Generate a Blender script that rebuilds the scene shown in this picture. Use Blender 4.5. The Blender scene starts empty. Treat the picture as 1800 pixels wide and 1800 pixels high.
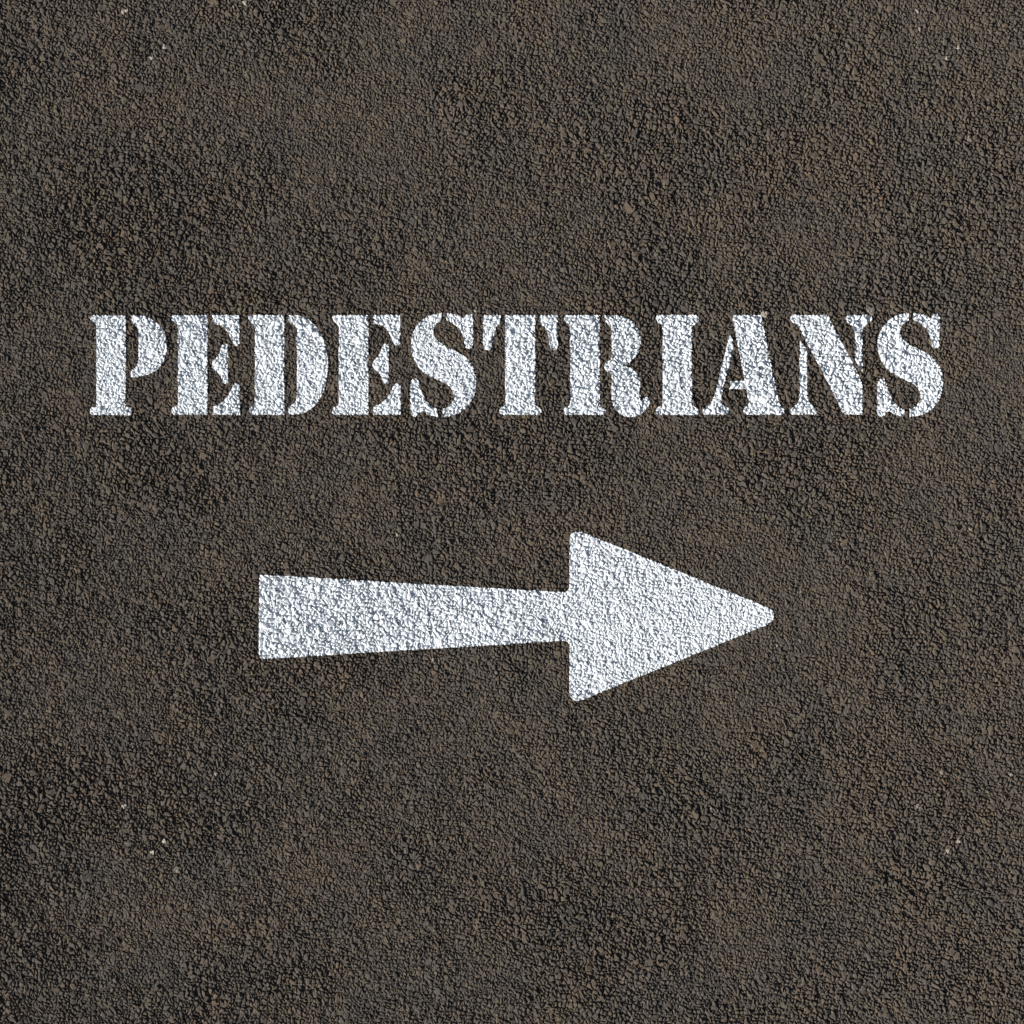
import bpy, math, re
import numpy as np
from mathutils import Vector

# ------------------------------------------------------------------ camera, light, exposure
scene = bpy.context.scene
COL = scene.collection
cam_data = bpy.data.cameras.new("camera")
cam = bpy.data.objects.new("camera", cam_data)
COL.objects.link(cam)
cam.location = (0.0, 0.0, 4.0)            # straight above the marking, looking down
cam.rotation_euler = (0.0, 0.0, 0.0)
cam_data.sensor_width = 36.0
cam_data.lens = 80.0                      # 1.8 m of ground across the frame
cam_data.clip_start = 0.05
cam_data.clip_end = 2000.0
scene.camera = cam

SUN_EL = math.radians(26.0)
SUN_AZ = math.radians(203.0)              # counter-clockwise from +X: low sun from the left, a little below
to_sun = Vector((math.cos(SUN_EL) * math.cos(SUN_AZ), math.cos(SUN_EL) * math.sin(SUN_AZ), math.sin(SUN_EL)))
sun_data = bpy.data.lights.new("sun", 'SUN')
sun_data.energy = 5.0
sun_data.angle = math.radians(0.5)
sun_data.color = (1.0, 0.965, 0.92)
sun = bpy.data.objects.new("sun", sun_data)
COL.objects.link(sun)
sun.rotation_euler = to_sun.to_track_quat('Z', 'Y').to_euler()
sun.location = to_sun * 20.0

world = bpy.data.worlds.new("World")
scene.world = world
world.use_nodes = True
wn = world.node_tree
bg = next(n for n in wn.nodes if n.type == 'BACKGROUND')
sky = wn.nodes.new('ShaderNodeTexSky')
sky.sky_type = 'NISHITA'
sky.sun_disc = False
sky.sun_elevation = SUN_EL
sky.sun_rotation = math.atan2(to_sun.x, to_sun.y) % (2 * math.pi)
wn.links.new(sky.outputs[0], bg.inputs[0])
sky.ozone_density = 0.6
sky.dust_density = 2.0
bg.inputs[1].default_value = 0.05

scene.view_settings.view_transform = 'Standard'
scene.view_settings.look = 'None'
scene.view_settings.gamma = 1.0
scene.view_settings.use_curve_mapping = False
scene.view_settings.exposure = 0.56

# ------------------------------------------------------------------ relief of the asphalt (millimetres)
rng = np.random.default_rng(11)
T = 512
F = np.float32

def smooth(a, b, v):
    t = np.clip((v - a) / (b - a), 0, 1)
    return t * t * (3 - 2 * t)

def dome(e, gap, width):
    """Rounded stone: open gap at its edge, steep flank, flattening top."""
    t = np.clip((e - gap) / width, 0, 1)
    return 1 - (1 - t) ** 2.4

class Noise:
    """Smooth value noise, wrapping, for any points."""
    def __init__(self):
        self.t = rng.random((256, 256)).astype(F) * 2 - 1
    def __call__(self, x, y, size):
        u = x / size + 57.3; v = y / size + 91.7
        i = np.floor(u); j = np.floor(v)
        fx = (u - i).astype(F); fy = (v - j).astype(F)
        fx = fx * fx * (3 - 2 * fx); fy = fy * fy * (3 - 2 * fy)
        i = i.astype(np.int32) & 255; j = j.astype(np.int32) & 255
        i1 = (i + 1) & 255; j1 = (j + 1) & 255
        t = self.t
        return (t[i, j] * (1 - fx) + t[i1, j] * fx) * (1 - fy) + (t[i, j1] * (1 - fx) + t[i1, j1] * fx) * fy

class Stones:
    """Random packed stones: distance to the stone's edge, its id numbers and where on it one is."""
    def __init__(self, cell):
        self.c = cell
        self.jx = rng.random((T, T)).astype(F) * 1.0
        self.jy = rng.random((T, T)).astype(F) * 1.0
        ang = (math.radians(66) + 0.6 * rng.standard_normal((T, T))).astype(F)   # rolled: most lie along one way
        st = (0.66 + 0.30 * rng.random((T, T))).astype(F)
        size = (0.78 + 0.44 * rng.random((T, T))).astype(F)
        ca, sa = np.cos(ang), np.sin(ang)
        self.ax, self.ay = ca * st / size, sa * st / size
        self.bx, self.by = -sa / st / size, ca / st / size
        self.h = rng.random((T, T)).astype(F)
        self.tint = rng.random((T, T)).astype(F)
        self.tx = (rng.random((T, T)).astype(F) * 2 - 1)
        self.ty = (rng.random((T, T)).astype(F) * 2 - 1)
    def __call__(self, x, y):
        u = (x / self.c).astype(F); v = (y / self.c).astype(F)
        iu = np.floor(u).astype(np.int32); iv = np.floor(v).astype(np.int32)
        f1 = np.full(u.shape, 9, F); f2 = np.full(u.shape, 9, F)
        k1 = np.zeros(u.shape, np.int32)
        lu = np.zeros(u.shape, F); lv = np.zeros(u.shape, F)
        for di in (-1, 0, 1):
            for dj in (-1, 0, 1):
                ci = iu + di; cj = iv + dj
                k = (ci & (T - 1)) * T + (cj & (T - 1))
                dx = u - ci - self.jx.ravel()[k]
                dy = v - cj - self.jy.ravel()[k]
                p = dx * self.ax.ravel()[k] + dy * self.ay.ravel()[k]
                q = dx * self.bx.ravel()[k] + dy * self.by.ravel()[k]
                d = np.sqrt(p * p + q * q)
                near = d < f1
                f2 = np.where(near, f1, np.minimum(f2, d))
                f1 = np.where(near, d, f1)
                k1 = np.where(near, k, k1)
                lu = np.where(near, dx, lu); lv = np.where(near, dy, lv)
        return (f2 - f1) * self.c, k1, lu * self.c, lv * self.c

big = Stones(10.4); mid = Stones(6.8); small = Stones(4.2)
nz = Noise(); nw = Noise(); nl = Noise()

# rough (stones proud, open gaps) and smooth (closed, worn) patches of the surface: x, y in mm, radius, weight
PATCHES = [(1150, 240, 120, .8), (1310, 270, 110, .6), (170, 400, 110, .8), (320, 340, 90, .5), (1610, 400, 110, .7),
           (90, 1440, 90, .7), (1150, 1650, 110, .7), (1630, 1740, 90, .6), (330, 880, 120, .6), (1000, 830, 130, .5),
           (1340, 850, 110, .6), (120, 760, 90, .5), (640, 470, 110, .5), (1500, 560, 140, .7), (300, 1480, 80, .4),
           (620, 1380, 90, .3), (1010, 1290, 90, .5), (1090, 540, 110, .6), (860, 590, 70, .4), (1740, 230, 90, .6),
           (600, 250, 150, -.5), (880, 360, 140, -.6), (330, 120, 110, -.4), (1420, 110, 110, -.4), (1300, 1040, 150, -.7),
           (560, 870, 130, -.4), (250, 1570, 120, -.5), (620, 1570, 140, -.5), (950, 1480, 130, -.6), (1500, 1400, 130, -.5),
           (150, 1130, 130, -.5), (700, 1250, 140, -.4), (1620, 1160, 130, -.4), (480, 640, 80, -.4), (1480, 1620, 110, -.3)]
# pale chips of quartz and a few odd pale stones: x, y, radius, tone (1 = white)
CHIPS = [(267, 102, 3.4, 1.0), (289, 83, 3.2, .95), (217, 22, 3.6, .7), (222, 19, 2.6, .8), (431, 5, 4.2, .75), (411, 12, 2.2, .5),
         (1664, 103, 3.4, 1.0), (1684, 84, 3.4, .95), (1612, 20, 3.4, .7), (218, 1417, 3.6, .75), (221, 1414, 2.6, .8),
         (268, 1498, 3.4, 1.0), (289, 1478, 3.2, .95), (1613, 1416, 3.8, .7), (1664, 1497, 3.4, 1.0), (1684, 1478, 3.4, .95),
         (1776, 1361, 3.2, .55), (380, 1361, 3.2, .5), (699, 940, 2.6, .75), (836, 547, 2.4, .8), (1343, 552, 5.5, .6),
         (1531, 546, 6.5, .35), (312, 1528, 5.0, .35), (1704, 247, 5.5, .3), (1366, 1135, 2.2, .6), (1655, 1358, 3.0, .5),
         (873, 1182, 3, .45), (762, 1160, 2.6, .55), (497, 990, 2, .6), (1407, 1040, 2.2, .5), (1616, 52, 2.5, .4),
         (820, 1610, 2.4, .5), (530, 1730, 2.4, .45), (1250, 1420, 2.2, .5), (95, 1010, 2.2, .45), (1705, 930, 2.4, .45)]

def relief(px, py):
    """Height (mm) and stone tint at photograph-scale ground coordinates in mm."""
    wx = px + 1.6 * nw(px, py, 7.0) + 2.2 * nl(px + 11, py + 5, 19.0) + 0.2 * nw(px + 400, py, 2.8)
    wy = py + 1.6 * nw(px, py + 777, 7.0) + 2.2 * nl(px + 613, py + 5, 19.0) + 0.2 * nw(px, py + 1234, 2.8)
    low = 0.60 * nl(px, py, 150.0) + 0.45 * nl(px + 99, py + 31, 60.0)
    for (cx, cy, r, w) in PATCHES:
        d2 = ((px - cx) ** 2 + (py - cy) ** 2) / (r * r)
        low += (w * np.exp(-1.6 * d2)).astype(F)
    rough = smooth(-1.0, 1.1, low)
    eb, kb, ub, vb = big(wx, wy)
    em, km, um, vm = mid(wx, wy)
    es, ks, us, vs = small(wx, wy)
    hb = big.h.ravel()[kb]; hm = mid.h.ravel()[km]; hs = small.h.ravel()[ks]
    # big stones: only some of the cells carry one that stands proud
    pb = smooth(0.58 - 0.30 * rough, 1.0, hb)
    zb = dome(eb, 1.2, 3.8) * (3.0 + 2.6 * pb) * (pb > 0.02) + 0.16 * (big.tx.ravel()[kb] * ub + big.ty.ravel()[kb] * vb) * (eb > 1.2)
    zm = dome(em, 0.95, 3.1) * (3.0 + 2.6 * hm) + 0.20 * (mid.tx.ravel()[km] * um + mid.ty.ravel()[km] * vm)
    zs = dome(es, 0.5, 1.9) * (1.2 + 1.4 * hs) + 0.15 * (small.tx.ravel()[ks] * us + small.ty.ravel()[ks] * vs)
    zm = zm * (0.78 + 0.56 * rough); zb = zb * (0.4 + 0.8 * rough); zs = zs * (1.3 - 0.6 * rough)
    z = np.maximum(zs, zm)
    tint = np.where(zm > zs, mid.tint.ravel()[km], small.tint.ravel()[ks])
    top = zb > z
    z = np.maximum(z, zb)
    tint = np.where(top, big.tint.ravel()[kb], tint)
    z = z + 0.18 * nz(px, py, 2.2) + 0.5 * nz(px + 50, py + 9, 15.0) + 0.8 * nz(px + 5, py + 90, 60.0)
    return z.astype(F), tint.astype(F)

# ------------------------------------------------------------------ materials
def new_mat(name):
    m = bpy.data.materials.new(name)
    m.use_nodes = True
    nt = m.node_tree
    b = next(n for n in nt.nodes if n.type == 'BSDF_PRINCIPLED')
    return m, nt, b

def node(nt, t, **kw):
    n = nt.nodes.new(t)
    for k, v in kw.items():
        setattr(n, k, v)
    return n

def ramp(nt, stops, interp='LINEAR'):
    r = nt.nodes.new('ShaderNodeValToRGB')
    cr = r.color_ramp
    cr.interpolation = interp
    while len(cr.elements) < len(stops):
        cr.elements.new(0.5)
    for e, (p, c) in zip(cr.elements, stops):
        e.position = p
        e.color = (c[0], c[1], c[2], 1.0)
    return r

def asphalt_material():
    m, nt, b = new_mat("asphalt")
    L = nt.links.new
    geo = node(nt, 'ShaderNodeNewGeometry')
    at = node(nt, 'ShaderNodeAttribute', attribute_name="stone_tint")
    ch = node(nt, 'ShaderNodeAttribute', attribute_name="pale_chip")
    # colour of each stone: mostly grey-brown, some tan, rust or grey-green
    cr = ramp(nt, [(0.00, (.064, .053, .043)), (0.22, (.080, .068, .056)), (0.42, (.090, .075, .061)), (0.60, (.079, .070, .061)),
                   (0.76, (.098, .080, .062)), (0.90, (.104, .081, .057)), (0.97, (.092, .085, .064)), (1.00, (.124, .088, .064))])
    L(at.outputs['Fac'], cr.inputs[0])
    # broad drift between warmer dust and greyer binder
    n1 = node(nt, 'ShaderNodeTexNoise')
    n1.inputs['Scale'].default_value = 9.0
    n1.inputs['Detail'].default_value = 5.0
    L(geo.outputs['Position'], n1.inputs['Vector'])
    r1 = ramp(nt, [(0.35, (.88, .90, .93)), (0.65, (1.08, 1.03, .97))])
    L(n1.outputs['Fac'], r1.inputs[0])
    mul = node(nt, 'ShaderNodeMix', data_type='RGBA', blend_type='MULTIPLY')
    mul.inputs[0].default_value = 1.0
    L(cr.outputs[0], mul.inputs[6]); L(r1.outputs[0], mul.inputs[7])
    # fine mineral speckle
    n2 = node(nt, 'ShaderNodeTexNoise')
    n2.inputs['Scale'].default_value = 420.0
    n2.inputs['Detail'].default_value = 3.0
    L(geo.outputs['Position'], n2.inputs['Vector'])
    r2 = ramp(nt, [(0.30, (.82, .82, .82)), (0.72, (1.18, 1.17, 1.16))])
    L(n2.outputs['Fac'], r2.inputs[0])
    mul2 = node(nt, 'ShaderNodeMix', data_type='RGBA', blend_type='MULTIPLY')
    mul2.inputs[0].default_value = 1.0
    L(mul.outputs[2], mul2.inputs[6]); L(r2.outputs[0], mul2.inputs[7])
    # pale quartz chips
    mixc = node(nt, 'ShaderNodeMix', data_type='RGBA')
    mixc.inputs[7].default_value = (.36, .33, .27, 1)
    du = node(nt, 'ShaderNodeAttribute', attribute_name="rusty_dust")
    mixd = node(nt, 'ShaderNodeMix', data_type='RGBA', blend_type='MULTIPLY')
    mixd.inputs[7].default_value = (1.04, .99, .96, 1)
    L(du.outputs['Fac'], mixd.inputs[0]); L(mul2.outputs[2], mixd.inputs[6])
    L(ch.outputs['Fac'], mixc.inputs[0]); L(mixd.outputs[2], mixc.inputs[6])
    L(mixc.outputs[2], b.inputs['Base Color'])
    b.inputs['Roughness'].default_value = 0.85
    b.inputs['Specular IOR Level'].default_value = 0.25
    # where the sheet is no longer modelled stone by stone, the same grain as a bump
    ln = node(nt, 'ShaderNodeVectorMath', operation='LENGTH')
    L(geo.outputs['Position'], ln.inputs[0])
    mr = node(nt, 'ShaderNodeMapRange')
    mr.inputs[1].default_value = 1.35; mr.inputs[2].default_value = 1.7
    L(ln.outputs['Value'], mr.inputs[0])
    vo = node(nt, 'ShaderNodeTexVoronoi', feature='DISTANCE_TO_EDGE')
    vo.inputs['Scale'].default_value = 120.0
    L(geo.outputs['Position'], vo.inputs['Vector'])
    bp = node(nt, 'ShaderNodeBump')
    bp.inputs['Distance'].default_value = 0.01
    L(mr.outputs[0], bp.inputs['Strength']); L(vo.outputs['Distance'], bp.inputs['Height'])
    L(bp.outputs[0], b.inputs['Normal'])
    return m

def paint_material():
    m, nt, b = new_mat("white_road_paint")
    L = nt.links.new
    geo = node(nt, 'ShaderNodeNewGeometry')
    n = node(nt, 'ShaderNodeTexNoise')
    n.inputs['Scale'].default_value = 160.0
    n.inputs['Detail'].default_value = 4.0
    L(geo.outputs['Position'], n.inputs['Vector'])
    r = ramp(nt, [(0.25, (.60, .64, .67)), (0.6, (.69, .72, .74))])
    L(n.outputs['Fac'], r.inputs[0])
    L(r.outputs[0], b.inputs['Base Color'])
    b.inputs['Roughness'].default_value = 0.6
    b.inputs['Specular IOR Level'].default_value = 0.35
    return m

ASPHALT = asphalt_material()
PAINT = paint_material()

# ------------------------------------------------------------------ the asphalt, one sheet to the horizon
STEP = 0.8
core = np.arange(-948.0, 948.0 + 0.4, STEP)
ring = np.arange(950.5, 1300.0, 2.5)
far = []
p, s = ring[-1], 2.5
while p < 250000.0:
    s *= 1.13
    p += s
    far.append(p)
out = np.concatenate([ring, np.array(far)])
gx = np.concatenate([-out[::-1], core, out])          # mm, centred on the frame
NG = len(gx)
GX = (gx + 900.0)                                     # photograph-scale coordinates, y downwards
Z = np.zeros((NG, NG), F); TI = np.zeros((NG, NG), F)
# row = y index (up), column = x index
for r0 in range(0, NG, 128):
    rows = slice(r0, min(NG, r0 + 128))
    X, Y = np.meshgrid(GX, 900.0 - gx[rows])
    Z[rows], TI[rows] = relief(X, Y)
fade = np.maximum(np.abs(gx)[None, :], np.abs(gx)[:, None])
Z = np.where(fade > 1500, 1.5 + (Z - 1.5) * np.exp(-(fade - 1500) / 400.0), Z).astype(F)
CH = np.zeros((NG, NG), F)
for (cx, cy, r, tone) in CHIPS:
    i0, i1 = np.searchsorted(GX, [cx - 10, cx + 10])
    ypos = 900.0 - gx
    jj = np.where(np.abs(ypos - cy) < 10)[0]
    if i1 <= i0 or len(jj) == 0:
        continue
    sl = (slice(jj[0], jj[-1] + 1), slice(i0, i1))
    XX, YY = np.meshgrid(GX[i0:i1], ypos[jj])
    d = np.hypot(XX - cx, (YY - cy) * 0.9) / (r * (1 + 0.18 * np.sin(3 * np.arctan2(YY - cy, XX - cx) + cx)))
    inside = d < 1
    base = Z[sl].mean()
    Z[sl] = np.where(inside, np.maximum(Z[sl], base + 1.4 * (1 - d ** 2.5)), Z[sl])
    CH[sl] = np.where(inside, tone, CH[sl])

# soft rust-brown dust lying in a few places: x, y, radius, weight
DU = np.zeros((NG, NG), F)
XX, YY = np.meshgrid(GX.astype(F), (900.0 - gx).astype(F))
for (cx, cy, r, w) in [(150, 1390, 130, .9), (1600, 1390, 140, .9), (150, 250, 130, .8), (1420, 270, 120, .5), (300, 1210, 110, .4),
                       (1580, 800, 120, .4), (620, 400, 110, .3), (1130, 1560, 130, .4), (980, 900, 130, .3)]:
    DU += (w * np.exp(-1.5 * ((XX - cx) ** 2 + (YY - cy) ** 2) / (r * r))).astype(F)
DU = np.clip(DU + 0.35 * nl(XX + 40, YY + 17, 42.0) + 0.25 * nl(XX, YY + 170, 13.0), 0, 1).astype(F)
del XX, YY

def make_mesh(name, co, quads, mat, attrs=None):
    me = bpy.data.meshes.new(name)
    nv, nq = len(co), len(quads)
    me.vertices.add(nv)
    me.vertices.foreach_set("co", np.ascontiguousarray(co, dtype=F).ravel())
    me.loops.add(nq * 4)
    me.loops.foreach_set("vertex_index", np.ascontiguousarray(quads, dtype=np.int32).ravel())
    me.polygons.add(nq)
    me.polygons.foreach_set("loop_start", np.arange(0, nq * 4, 4, dtype=np.int32))
    for k, v in (attrs or {}).items():
        a = me.attributes.new(k, 'FLOAT', 'POINT')
        a.data.foreach_set("value", np.ascontiguousarray(v, dtype=F).ravel())
    me.update(calc_edges=True)
    me.materials.append(mat)
    me.shade_flat()
    return me

MX, MY = np.meshgrid(gx * 0.001, gx * 0.001)
co = np.stack([MX, MY, Z * 0.001], axis=-1).reshape(-1, 3)
idx = np.arange(NG * NG, dtype=np.int32).reshape(NG, NG)
quads = np.stack([idx[:-1, :-1], idx[:-1, 1:], idx[1:, 1:], idx[1:, :-1]], axis=-1).reshape(-1, 4)
road = bpy.data.objects.new("road", make_mesh("road", co, quads, ASPHALT, {"stone_tint": TI, "pale_chip": CH, "rusty_dust": DU}))
COL.objects.link(road)
road["kind"] = "structure"
road["label"] = "dark brown coarse asphalt surface with open stone texture"
del co, quads

# ------------------------------------------------------------------ painted marks: outlines on the ground, in mm
def path(d, ox=0.0, oy=0.0, s=1.0):
    """Outline with straight (L) and curved (C) pieces, as one closed polygon."""
    tok = re.findall(r"[MLCZ]|-?\d+\.?\d*", d)
    pts, i, mode = [], 0, 'M'
    while i < len(tok):
        if tok[i] in "MLCZ":
            mode = tok[i]; i += 1
            continue
        if mode in "ML":
            pts.append((float(tok[i]), float(tok[i + 1]))); i += 2
        else:
            a = pts[-1]
            v = [float(t) for t in tok[i:i + 6]]; i += 6
            for k in range(1, 13):
                t = k / 12.0; q = 1 - t
                pts.append(tuple(q**3 * a[c] + 3*q*q*t * v[c] + 3*q*t*t * v[2 + c] + t**3 * v[4 + c] for c in (0, 1)))
    return np.array([(ox + x / s, oy + y / s) for x, y in pts])

C0 = len(out)                                   # first core column/row
CN = len(core)
cell = (core[:-1] + core[1:]) * 0.5
CXm, CYm = np.meshgrid(cell + 900.0, 900.0 - cell)
# the stencil's edge creeps a little over and between the stones
ex = CXm + 0.5 * nw(CXm, CYm, 3.2) + 0.3 * nw(CXm + 300, CYm, 9.0)
ey = CYm + 0.5 * nw(CXm + 70, CYm + 500, 3.2) + 0.3 * nw(CXm, CYm + 810, 9.0)
del CXm, CYm
LIFT = 0.55                                     # mm of paint on the stones

def polygon_mask(poly):
    """(mask, row0, col0) of the cells inside the outline."""
    x0, y0 = poly.min(0) - 4; x1, y1 = poly.max(0) + 4
    c0 = int(np.clip((x0 - 900 - core[0]) / STEP, 0, CN - 2)); c1 = int(np.clip((x1 - 900 - core[0]) / STEP + 1, 1, CN - 1))
    r0 = int(np.clip((900 - y1 - core[0]) / STEP, 0, CN - 2)); r1 = int(np.clip((900 - y0 - core[0]) / STEP + 1, 1, CN - 1))
    X = ex[r0:r1, c0:c1]; Y = ey[r0:r1, c0:c1]
    ins = np.zeros(X.shape, bool)
    n = len(poly)
    for k in range(n):
        (ax, ay), (bx, by) = poly[k], poly[(k + 1) % n]
        if ay == by:
            continue
        hit = ((ay > Y) != (by > Y)) & (X < (bx - ax) * (Y - ay) / (by - ay) + ax)
        ins ^= hit
    m = np.zeros((CN - 1, CN - 1), bool)
    m[r0:r1, c0:c1] = ins
    return m

Zc = Z[C0:C0 + CN, C0:C0 + CN]

def paint_part(name, mask, whole, origin, parent):
    """A skin of paint over the stones inside the mask, with its edge turned down to the asphalt."""
    rr, cc = np.nonzero(mask)
    def vid(r, c): return r.astype(np.int64) * CN + c
    q = np.stack([vid(rr, cc), vid(rr, cc + 1), vid(rr + 1, cc + 1), vid(rr + 1, cc)], axis=-1)
    used, inv = np.unique(q, return_inverse=True)
    inv = inv.reshape(q.shape)
    ur, uc = used // CN, used % CN
    top = np.stack([core[uc] - origin[0], core[ur] - origin[1], Zc[ur, uc] + LIFT], axis=-1)
    low = top.copy(); low[:, 2] -= LIFT + 0.3
    nt_ = len(top)
    W = np.pad(whole, 1)
    skirts = []
    for (dr, dc, a, b) in ((-1, 0, 0, 1), (0, 1, 1, 2), (1, 0, 2, 3), (0, -1, 3, 0)):
        edge = ~W[rr + 1 + dr, cc + 1 + dc]
        va, vb = inv[edge, a], inv[edge, b]
        skirts.append(np.stack([vb, va, va + nt_, vb + nt_], axis=-1))
    quads = np.concatenate([inv] + skirts)
    co = np.concatenate([top, low]) * 0.001
    keep, inv2 = np.unique(quads, return_inverse=True)
    me = make_mesh(name, co[keep], inv2.reshape(quads.shape), PAINT)
    o = bpy.data.objects.new(name, me)
    COL.objects.link(o)
    if parent is not None:
        o.parent = parent
    else:
        o.location = (origin[0] * 0.001, origin[1] * 0.001, 0.0)
    return o

def painted(name, label, cat, parts, group=None):
    """One painted mark: parts = [(part name, polygon, clip)]"""
    masks = []
    for (pn, poly, clip) in parts:
        m = polygon_mask(poly)
        if clip is not None:
            col = np.zeros(CN - 1, bool)
            col[:] = (cell + 900.0 < clip[1]) & (cell + 900.0 >= clip[0])
            m &= col[None, :]
        masks.append(m)
    whole = np.logical_or.reduce(masks)
    rr, cc = np.nonzero(whole)
    origin = ((cell[cc.min()] + cell[cc.max()]) / 2, (cell[rr.min()] + cell[rr.max()]) / 2)
    if len(parts) == 1:
        root = paint_part(name, masks[0], whole, origin, None)
    else:
        root = bpy.data.objects.new(name, None)
        root.empty_display_size = 0.02
        COL.objects.link(root)
        root.location = (origin[0] * 0.001, origin[1] * 0.001, 0.0)
        for (pn, poly, clip), m in zip(parts, masks):
            paint_part(pn, m, whole, origin, root)
    root["label"] = label
    root["category"] = cat
    if group:
        root["group"] = group
    return root

E = [("stem", "M275 128 L786 128 L789 1702 L275 1702 C240 1700 218 1680 215 1650 C213 1615 235 1585 275 1572 C310 1565 322 1545 322 1505 L322 345 C322 300 305 275 270 248 C235 225 212 190 222 160 C232 138 250 128 275 128Z"),
     ("arm", "M868 128 L1290 128 L1290 560 C1290 595 1270 612 1240 612 C1210 612 1190 595 1178 555 C1150 470 1115 390 1060 335 C1010 285 940 270 868 262Z"),
     ("arm", "M1030 592 C1060 570 1110 580 1110 620 L1112 1180 C1105 1222 1050 1225 1035 1195 C1005 1110 965 1030 905 1000 C875 980 860 950 860 920 C860 880 870 835 910 815 C960 780 990 700 1008 625 C1012 608 1018 600 1030 592Z"),
     ("arm", "M868 1702 L868 1575 C1000 1550 1130 1420 1180 1265 C1195 1220 1215 1205 1245 1205 C1285 1205 1300 1230 1300 1265 L1302 1702Z")]
S = [("spine", "M775 98 L775 220 C700 245 645 305 645 395 C645 475 700 535 790 590 C900 650 1030 710 1120 765 C1250 860 1322 1020 1322 1200 C1322 1500 1120 1735 800 1735 L797 1612 C895 1590 970 1510 970 1400 C970 1320 920 1260 840 1210 C740 1160 610 1110 500 1040 C370 940 292 770 292 590 C292 320 500 98 775 98Z"),
     ("terminal", "M852 98 C950 98 1060 130 1100 175 C1130 190 1150 150 1165 125 C1185 95 1225 95 1245 110 C1270 125 1275 160 1275 200 L1275 560 C1275 610 1250 655 1210 655 C1170 655 1150 630 1143 590 C1125 480 1105 395 1050 335 C990 285 935 240 870 215 C855 200 852 180 852 150Z"),
     ("terminal", "M285 1220 C290 1160 320 1128 355 1128 C395 1128 410 1150 420 1195 C440 1300 490 1450 580 1540 C630 1590 680 1605 718 1615 L718 1735 C640 1735 580 1710 510 1670 C480 1650 430 1650 408 1690 C390 1720 365 1735 335 1728 C305 1720 285 1690 285 1640Z")]
P = [("stem", "M140 155 L412 155 L412 850 C412 872 420 880 440 882 C458 886 464 905 460 922 C456 938 448 943 438 943 L158 943 C140 943 130 930 128 912 C128 895 140 882 160 880 C174 876 181 868 181 850 L181 260 C181 235 172 222 155 212 C138 200 124 182 128 168 C131 158 134 155 140 155Z"),
     ("bowl", "M458 160 C460 156 465 155 475 155 L500 155 C560 155 640 185 690 250 C725 300 737 350 737 400 C737 470 715 530 670 575 C620 620 550 642 452 645 L452 600 C485 580 513 545 513 500 L513 310 C513 270 500 240 480 228 C465 220 456 205 456 190Z")]
D = [("stem", "M375 128 L897 128 L897 1702 L395 1702 C360 1702 345 1670 345 1640 C345 1605 365 1580 395 1570 C425 1560 436 1540 436 1500 L436 345 C436 300 420 272 385 252 C350 232 325 195 332 162 C338 138 352 128 375 128Z"),
     ("bowl", "M972 128 L1050 128 C1380 128 1590 500 1590 920 C1590 1370 1380 1702 1050 1702 L972 1702 L972 1570 C1060 1545 1100 1490 1100 1390 L1100 400 C1100 330 1070 270 1010 258 C985 250 972 235 972 205Z")]
TT = [("arm", "M172 128 L450 128 L450 190 C450 240 430 260 400 295 C350 360 330 480 310 600 C300 650 275 685 240 685 C195 685 175 650 172 600Z"),
      ("stem", "M522 128 L995 128 L995 1500 C995 1545 1010 1560 1045 1580 C1085 1595 1098 1630 1095 1655 C1090 1690 1065 1702 1040 1702 L480 1702 C445 1702 425 1675 425 1645 C425 1610 450 1580 485 1570 C515 1560 524 1545 524 1510Z"),
      ("arm", "M1072 128 L1352 128 L1352 620 C1350 660 1325 685 1290 685 C1255 685 1235 655 1228 610 C1210 500 1200 380 1140 320 C1095 280 1072 250 1072 190Z")]
R = [("stem", "M235 128 L755 128 L755 1500 C755 1545 765 1560 795 1578 C830 1595 845 1630 843 1655 C838 1690 815 1702 790 1702 L240 1702 C205 1702 185 1675 185 1645 C185 1610 215 1580 245 1570 C280 1560 290 1545 290 1510 L290 350 C290 300 275 278 240 255 C205 230 185 195 192 165 C198 138 212 128 235 128Z"),
     ("bowl_and_leg", "M830 128 L960 128 C1230 128 1400 290 1400 540 C1400 700 1310 830 1200 890 C1160 915 1120 920 1112 930 C1280 940 1395 1070 1395 1230 L1395 1470 C1420 1480 1440 1465 1455 1440 C1475 1420 1520 1425 1540 1455 C1555 1480 1550 1530 1530 1560 C1500 1600 1470 1640 1430 1670 C1380 1715 1320 1735 1240 1735 C1160 1735 1110 1715 1060 1670 C980 1600 945 1510 945 1400 L945 1170 C945 1090 930 1050 890 1025 C850 1010 832 980 830 960 L830 880 C900 870 945 820 945 745 L945 400 C945 330 925 290 880 265 C845 245 830 215 830 185Z")]
I = [("stem", "M165 205 L555 205 C580 205 590 225 588 250 C585 275 560 300 540 310 C520 325 517 345 517 370 L517 1130 C517 1155 530 1170 555 1178 C580 1188 590 1210 588 1230 C583 1250 570 1257 550 1257 L175 1257 C150 1257 137 1235 137 1212 C137 1190 155 1175 175 1168 C200 1160 208 1145 208 1120 L208 350 C208 315 190 300 165 288 C145 272 135 250 140 228 C145 210 152 205 165 205Z")]
A = [("hairline_stroke", "M650 440 L685 500 C705 560 712 610 700 670 L520 1420 C510 1490 530 1540 580 1560 C620 1580 645 1620 640 1660 C635 1690 615 1702 590 1702 L265 1702 C240 1702 225 1670 222 1645 C230 1610 270 1580 310 1560 C370 1510 405 1430 425 1340Z"),
     ("thick_stroke", "M705 128 L1148 128 L1420 1480 C1435 1530 1460 1570 1500 1610 C1520 1630 1530 1660 1515 1685 C1510 1698 1500 1702 1480 1702 L915 1702 C880 1702 868 1670 868 1640 C870 1610 890 1585 920 1570 C950 1550 960 1520 950 1480 L918 1295 L645 1295 L660 1170 L888 1170 L700 200Z")]
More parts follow.
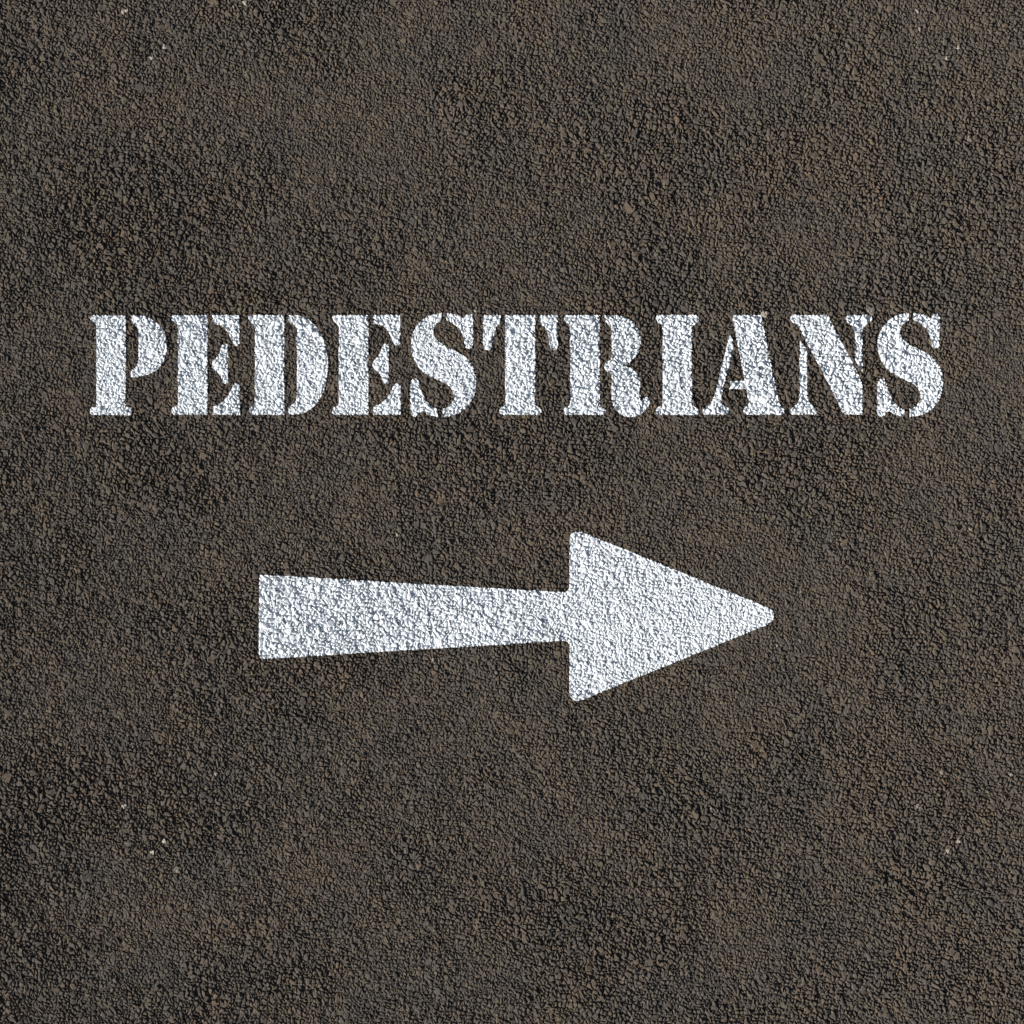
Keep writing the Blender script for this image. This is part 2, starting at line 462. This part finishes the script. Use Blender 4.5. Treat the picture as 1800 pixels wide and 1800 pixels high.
N = [("hairline_stroke", "M320 520 C350 570 390 610 420 660 C430 690 432 710 432 740 L435 1390 C440 1470 480 1530 530 1570 C570 1600 590 1640 582 1670 C575 1695 560 1702 540 1702 L215 1702 C185 1702 170 1670 172 1640 C180 1600 215 1580 250 1560 C300 1520 318 1460 318 1400 L315 700Z"),
     ("diagonal_stroke", "M215 128 L740 128 C765 135 775 160 790 195 L1255 1080 C1290 1160 1305 1220 1305 1300 L1305 1702 L1045 1702 C1000 1690 960 1600 930 1520 L600 880 L340 400 C320 330 290 290 230 255 C190 240 165 220 172 185 C180 145 195 128 215 128Z"),
     ("hairline_stroke", "M1075 128 L1415 128 C1440 135 1455 165 1455 190 C1450 225 1415 250 1380 270 C1330 300 1310 340 1308 400 L1305 1025 C1280 985 1250 930 1215 880 C1195 840 1188 800 1188 760 L1190 440 C1185 370 1165 310 1110 270 C1070 245 1040 215 1040 185 C1045 150 1055 128 1075 128Z")]

WORD = [  # glyph, x and y of its outline's origin on the ground, outline units per mm, label
    (P, 130, 520, 4.5, "white stencilled letter P with a short half-height bowl, painted on brown asphalt"),
    (E, 277.6, 540, 9, "white stencilled letter E painted between the letters P and D"),
    (D, 400, 540, 9, "white stencilled letter D with a full-height rounded bowl, painted on asphalt"),
    (E, 560, 540, 9, "white stencilled letter E painted between the letters D and S"),
    (S, 690, 540, 9, "white stencilled letter S painted between the letters E and T"),
    (TT, 830, 540, 9, "white stencilled letter T with two short drooping arms, painted on asphalt"),
    (R, 970, 540, 9, "white stencilled letter R with a curled leg, painted on asphalt"),
    (I, 1130, 520, 6, "white stencilled letter I, a single straight stroke painted on asphalt"),
    (A, 1210, 540, 9, "white stencilled letter A with a thin and a thick leg, painted on asphalt"),
    (N, 1370, 540, 9, "white stencilled letter N with a broad diagonal stroke, painted on asphalt"),
    (S, 1510, 540, 9, "white stencilled letter S ending the painted word, beside the letter N"),
]
for glyph, ox, oy, s, label in WORD:
    painted("painted_letter", label, "painted letter", [(n, path(d, ox, oy, s), None) for n, d in glyph], "letters of the painted word")

ARROW = "M456 1016 C456 1011 459 1010 464 1010 L988 1041 C995 1041 1000 1038 1001 1032 L1001 948 C1001 938 1008 935 1016 935 C1022 935 1026 937 1030 938 L1345 1066 C1356 1071 1360 1076 1360 1082 C1360 1089 1356 1094 1346 1099 L1026 1229 C1012 1235 1002 1230 1001 1218 L1001 1135 C1000 1129 996 1126 988 1126 L466 1158 C458 1158 455 1155 455 1148Z"
ap = path(ARROW)
painted("painted_arrow", "large white arrow with a tapering shaft, painted on asphalt below the word", "painted arrow",
        [("shaft", ap, (0, 1001.0)), ("arrowhead", ap, (1001.0, 5000))])
